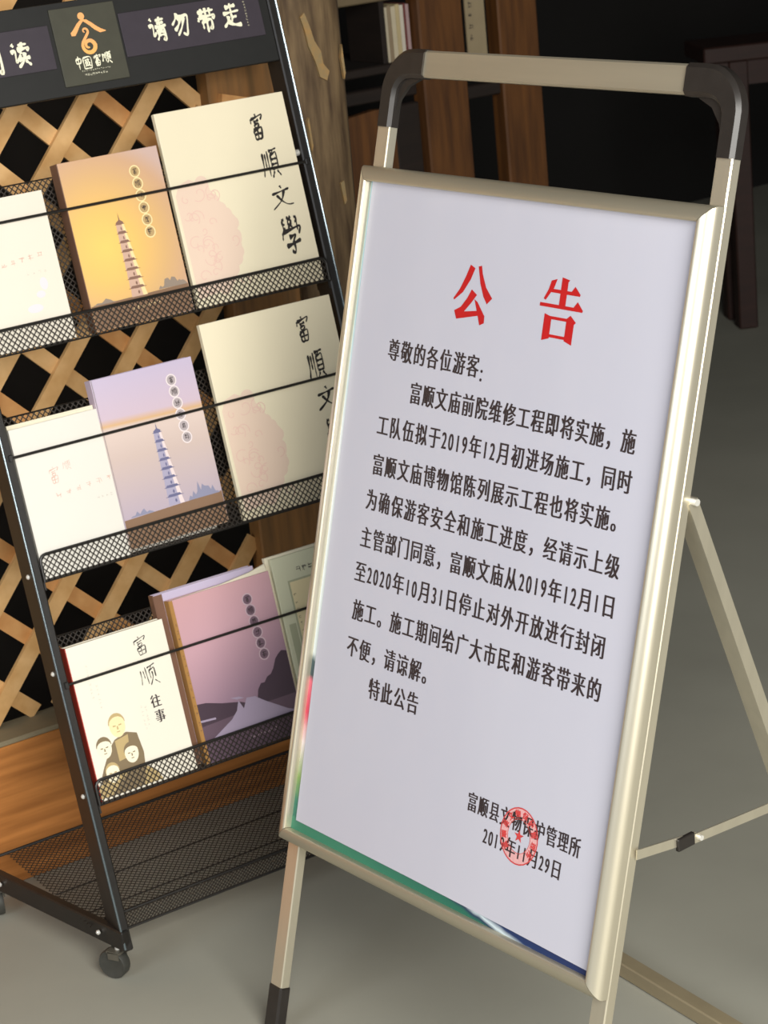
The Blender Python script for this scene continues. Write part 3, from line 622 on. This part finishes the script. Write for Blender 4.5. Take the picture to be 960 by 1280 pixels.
# magazines with brush title and pale pink scroll pattern
def magazine(label, x0, v0, w_, h_, curl=False):
    o = book('magazine', label, x0, v0, w_, h_, .009, .004, 'cream_cover', group='cream literary magazines with brush titles', cat='magazine')
    dx, dz = (.006, .012) if curl else (0, 0)
    for ch, x, z, a, b in (('富', .162, .241, .030, .042), ('順', .171, .186, .030, .044), ('文', .177, .134, .038, .034), ('學', .180, .076, .034, .056)):
        g = G(); brush(g, ch, x + dx, z + dz, a, b, -.0004, 11, skew=.08, rot=.05); g.build('brush_character', 'brush', o)
    a = G(); b = G(); rd = random.Random(5)
    for k in range(34):
        t = k / 33; a.disc(.050 + .038 * math.sin(math.pi * min(1, t * 1.1)) * rd.uniform(.75, 1.05), .022 + .155 * t, .011, .011, -.00012 - k * 2e-6, 14)
    a.sheet([(.004, .012)] + [(.048 + .036 * math.sin(math.pi * min(1, t * .11)), .018 + .0158 * t) for t in range(11)] + [(.03, .186), (.012, .180), (.004, .165)], -.0001)
    a.build('pink_ornament', 'pink_print', o)
    for k in range(26):
        xx, zz = rd.uniform(.016, .085), rd.uniform(.022, .165); r_ = rd.uniform(.006, .013); a0 = rd.uniform(0, 6.28); pts = []
        for i in range(14): aa = a0 + i * .42; q = r_ * (1 - i / 17); pts.append((xx + q * math.cos(aa), zz + q * math.sin(aa)))
        thick(b, pts, [.0012] * 14, -.0003)
    b.build('scroll_pattern', 'pink_print2', o, kind='stuff')
    return o
m1 = magazine('cream magazine with large brush title in the top tier, beside the orange book', .352, TH1, .218, .287)
m2 = magazine('cream magazine with large brush title in the middle tier, partly hidden by the stand', .346, TH2, .226, .296, True)

b = book('pagoda_book', 'orange hardcover book with a tall pagoda on its cover in the top tier', .1835, TH1, .1600, .2430, .024, .003, 'orange_cover', 'brown_spine', group='hardcover books with a photographed cover and circled title')
G().sheet([(.001, 0.001), (.159, 0.001), (.159, .0405), (.001, .0365)], -.0001).build('brown_band', 'brown_band', b)
circles(b, .1163, .2125, .0177, .0085, 'ring_cream', 'disc_tan')
tower(b, .0740, .1440, .0795, .0375, .0150, .0290, 8, 'tower_pink', 'eave_brown', 'tower_lit', .016)
g = G(); blobs(g, .112, .158, .040, .020, -.00015, 16, random.Random(2)); blobs(g, .004, .040, .037, .008, -.00015, 10, random.Random(4)); g.build('skyline_print', 'hill_grey', b, kind='stuff')
g = G()
for k in range(7): scribble(g, .066 + .0068 * k, .0215 + .0004 * k, .005, .0050, -.0004, 16, 4)
g.build('small_text', 'ring_cream', b, kind='stuff')

b = book('pagoda_book', 'lilac hardcover book with a tall pagoda on its cover in the middle tier', .1560, TH2 + .006, .1640, .2490, .020, .003, 'lilac_cover', 'lilac_cover', group='hardcover books with a photographed cover and circled title')
circles(b, .1240, .2225, .0172, .0085, 'ring_white', 'disc_grey', .0008)
tower(b, .0830, .1550, .0880, .0460, .0145, .0290, 8, 'tower_blue', 'eave_blue', 'tower_white', .014)
g = G(); blobs(g, .108, .160, .046, .026, -.00015, 16, random.Random(8)); blobs(g, .012, .050, .044, .010, -.00015, 10, random.Random(9)); g.build('skyline_print', 'hill_blue', b, kind='stuff')
G().sheet([(.001, .001), (.163, .001), (.163, .0475), (.001, .0425)], -.0001).build('brown_band', 'brown_band', b)
G().box((0, 0, 0), (.0012, .0003, .249)).build('cover_groove', 'disc_grey', b)

# two stacked purple books in the bottom tier
b2 = book('street_book', 'purple hardcover book with brown spine lying behind its twin in the bottom tier', .1800, TH3 + .001, .1690, .2590, .0150, .0200, 'lilac_cover', 'brown_spine', group='hardcover books with a photographed cover and circled title')
b3 = book('street_book', 'purple hardcover book with a dusk street on its cover in the bottom tier', .1950, TH3, .1690, .2480, .0160, .0032, 'purple_cover', 'gold_spine', group='hardcover books with a photographed cover and circled title')
circles(b3, .1240, .2165, .0172, .0088, 'ring_violet', 'disc_plum', .0014)
g = G(); g.sheet([(.001, .001), (.168, .001), (.168, .066), (.001, .060)], -.0001); g.build('street_print', 'dusk_violet', b3)
g = G(); rd = random.Random(12)
pts = [(.168, .060), (.168, .125)]
for i in range(9): pts.append((.160 - .0065 * i, .128 - .006 * i + rd.uniform(-.006, .006)))
pts += [(.104, .070), (.112, .060)]
g.sheet(pts, -.00018); g.sheet([(.002, .055), (.002, .090), (.020, .088), (.045, .080), (.075, .073), (.090, .066), (.09, .058)], -.00018); g.build('tree_print', 'dusk_dark', b3)
g = G(); g.sheet([(.020, .034), (.055, .052), (.066, .062), (.072, .076), (.078, .062), (.086, .076), (.100, .074), (.116, .062), (.150, .040), (.165, .034)], -.00026); g.sheet([(.004, .062), (.030, .060), (.030, .063), (.004, .065)], -.00026); g.sheet([(.060, .083), (.075, .081), (.082, .077), (.070, .078)], -.00026); g.build('street_light_print', 'street_light', b3)
G().sheet([(.001, .001), (.168, .001), (.168, .033), (.001, .033)], -.0003).build('brown_band', 'dusk_violet', b3)
g = G()
for k in range(8): scribble(g, .078 + .0062 * k, .018, .005, .0050, -.0005, 16, 4)
g.build('small_text', 'ring_violet', b3, kind='stuff')
G().sheet([(0, .001), (.014, .001), (.014, .258), (0, .258)], -.0002).build('brown_hinge', 'brown_spine', b2)
G().sheet([(0, .001), (.005, .001), (.005, .2475), (0, .2475)], -.0004).build('gold_hinge', 'gold_spine', b3)
g = G()
for k in range(14): scribble(g, .0025, .05 + k * .0125, .003, .008, -.0006, 16, 3)
g.build('hinge_lettering', 'brown_spine', b3, kind='stuff')
# loose pages lifting under the top edge of the front cover
g = G(); g.poly([(.004, .2478), (.090, .2490), (.140, .2535), (.166, .2590), (.1675, .2480)], .0030, .0070); g.build('lifted_pages', 'page', b3)

# white booklets
o = book('booklet', 'plain white booklet with faint lettering in the top tier, cut by the photo edge', .0185, TH1, .1335, .212, .0060, .004, 'white_cover', group='white booklets')
g = G()
for k in range(6): scribble(g, .038 + .014 * k, .117 + .0016 * k, .009, .008, -.0003, 12, 4)
g.build('faint_lettering', 'faint_red', o)
g = G()
for k in range(4): scribble(g, .084 + .009 * k, .101, .004, .004, -.0003, 12, 3)
g.build('small_text', 'faint_grey', o, kind='stuff')
g = G(); g.disc(.104, .084, .006, .009, -.0001); g.disc(.096, .070, .007, .005, -.0001); g.disc(.083, .052, .012, .006, -.0001); g.build('pale_flower', 'violet_faint', o)
o = book('booklet', 'plain white booklet with faint reddish script in the middle tier beside the lilac book', .0185, TH2, .1365, .2150, .0075, .0035, 'white2_cover', group='white booklets')
g = G(); brush(g, '富', .050, .138, .021, .026, -.0003, 5); brush(g, '顺', .072, .148, .013, .014, -.0003, 5)
for k in range(6): scribble(g, .050 + .016 * k, .110 + .0012 * k, .009, .008, -.0003, 10, 4)
g.build('faint_script', 'faint_red', o)
g = G()
for k in range(4): scribble(g, .108 + .007 * k, .092, .004, .005, -.0003, 12, 3)
g.build('small_text', 'faint_grey', o, kind='stuff')
G().box((.001, .0082, .001), (.1355, .0150, .221)).build('inner_leaves', 'page', o)
o = book('booklet', 'white booklet hidden behind the lilac pagoda book, only its foot showing', .1620, TH2 - .001, .1480, .1900, .0060, .0260, 'white2_cover', group='white booklets')

# memoir with portraits
random.seed(11)
o = book('portrait_book', 'ivory book with four sepia portraits and red spine in the bottom tier', .0220, TH3, .1560, .2270, .0170, .003, 'ivory_cover', 'red_spine')
g = G(); brush(g, '富', .1130, .1980, .028, .030, -.0003, 6, rot=.1); g.build('brush_character', 'brush', o)
g = G(); brush(g, '顺', .1150, .1530, .029, .033, -.0003, 6, rot=.1); g.build('brush_character', 'brush', o)
g = G(); put_glyph(g, '往', .1165, .1150, .0165, .020, -.0003, .03); g.build('title_character', 'black_ink', o)
g = G(); put_glyph(g, '事', .1180, .0925, .0165, .020, -.0003, .03); g.build('title_character', 'black_ink', o)
g = G()
for k in range(5): scribble(g, .0985, .1120 - k * .0065, .0035, .004, -.0003, 14, 3)
for k in range(6): scribble(g, .0925, .1130 - k * .0065, .0035, .004, -.0003, 12, 3)
for k in range(8): scribble(g, .0240, .1930 - k * .0065, .0040, .0045, -.0003, 10, 3)
for k in range(6): scribble(g, .0330, .1620 - k * .0065, .0040, .0045, -.0003, 10, 3)
g.build('small_text', 'faint_grey', o, kind='stuff')
def head(x, z, s_, skin='skin_print', hair='sepia', cap=.62):
    g = G(); g.disc(x, z, .0110 * s_, .0150 * s_, -.00045, 24); g.build('portrait_face', skin, o)
    g = G(); P = []
    for i in range(13): a = math.pi * i / 12; P.append((x + .0118 * s_ * math.cos(a), z + .003 * s_ + .0135 * s_ * math.sin(a)))
    for i in range(9): a = math.pi * (8 - i) / 8; P.append((x + .0108 * s_ * math.cos(a), z + .003 * s_ + cap * .0125 * s_ * math.sin(a)))
    g.sheet(P, -.00055)
    for q in (-1, 1): g.sheet([(x + q * .0020 * s_, z + .0010 * s_), (x + q * .0060 * s_, z + .0014 * s_), (x + q * .0060 * s_, z - .0002 * s_), (x + q * .0020 * s_, z - .0004 * s_)], -.0006)
    g.sheet([(x - .0026 * s_, z - .0072 * s_), (x + .0026 * s_, z - .0072 * s_), (x + .0020 * s_, z - .0084 * s_), (x - .0020 * s_, z - .0084 * s_)], -.0006)
    g.sheet([(x - .0006 * s_, z - .0004 * s_), (x + .0006 * s_, z - .0004 * s_), (x + .0012 * s_, z - .0048 * s_), (x - .0012 * s_, z - .0048 * s_)], -.0006)
    g.build('portrait_features', hair, o)
g = G(); g.sheet([(.030, .070), (.040, .080), (.060, .086), (.076, .080), (.080, .050), (.074, .003), (.010, .003), (.006, .030), (.014, .045)], -.00015); g.build('portrait_coat', 'sepia_dark', o)
g = G(); g.sheet([(.040, .078), (.062, .082), (.058, .050), (.040, .048)], -.00025); g.sheet([(.0, .004), (.016, .004), (.050, .030), (.045, .034), (.0, .022)], -.00025); g.sheet([(.070, .003), (.100, .003), (.092, .020), (.078, .030)], -.00025); g.build('portrait_shirt', 'sepia', o)
head(.0490, .0985, 1.12, cap=.72); head(.0220, .0730, 1.02, 'skin_pale', 'sepia_dark', .55); head(.0610, .0545, .98, 'skin_pale', 'sepia_dark', .55); head(.0260, .0350, .95, 'skin_pale', 'sepia', .7)

# greenish magazine behind the stand
o = book('magazine', 'pale green magazine with a cream label in the bottom tier behind the stand', .3720, TH3, .195, .262, .007, .004, 'green_cover', cat='magazine')
G().box((-.006, .0090, .001), (.18, .0150, .2655)).build('loose_leaves', 'page', o)
g = G(); g.sheet([(.020, .030), (.150, .030), (.150, .224), (.020, .224)], -.0001); g.build('label_border', 'olive_print', o)
g = G(); g.sheet([(.023, .033), (.147, .033), (.147, .221), (.023, .221)], -.0002); g.build('cream_label', 'yellow_print', o)
g = G(); g.sheet([(.006, .030), (.018, .030), (.018, .160), (.006, .160)], -.0003); g.build('green_block', 'olive_print', o)
g = G()
for k in range(4): scribble(g, .042 + k * .011, .237, .009, .010, -.0003, 12, 5)
for k in range(12): scribble(g, .0275, .200 - k * .011, .005, .006, -.0003, 12, 3)
g.build('small_text', 'black_ink', o, kind='stuff')
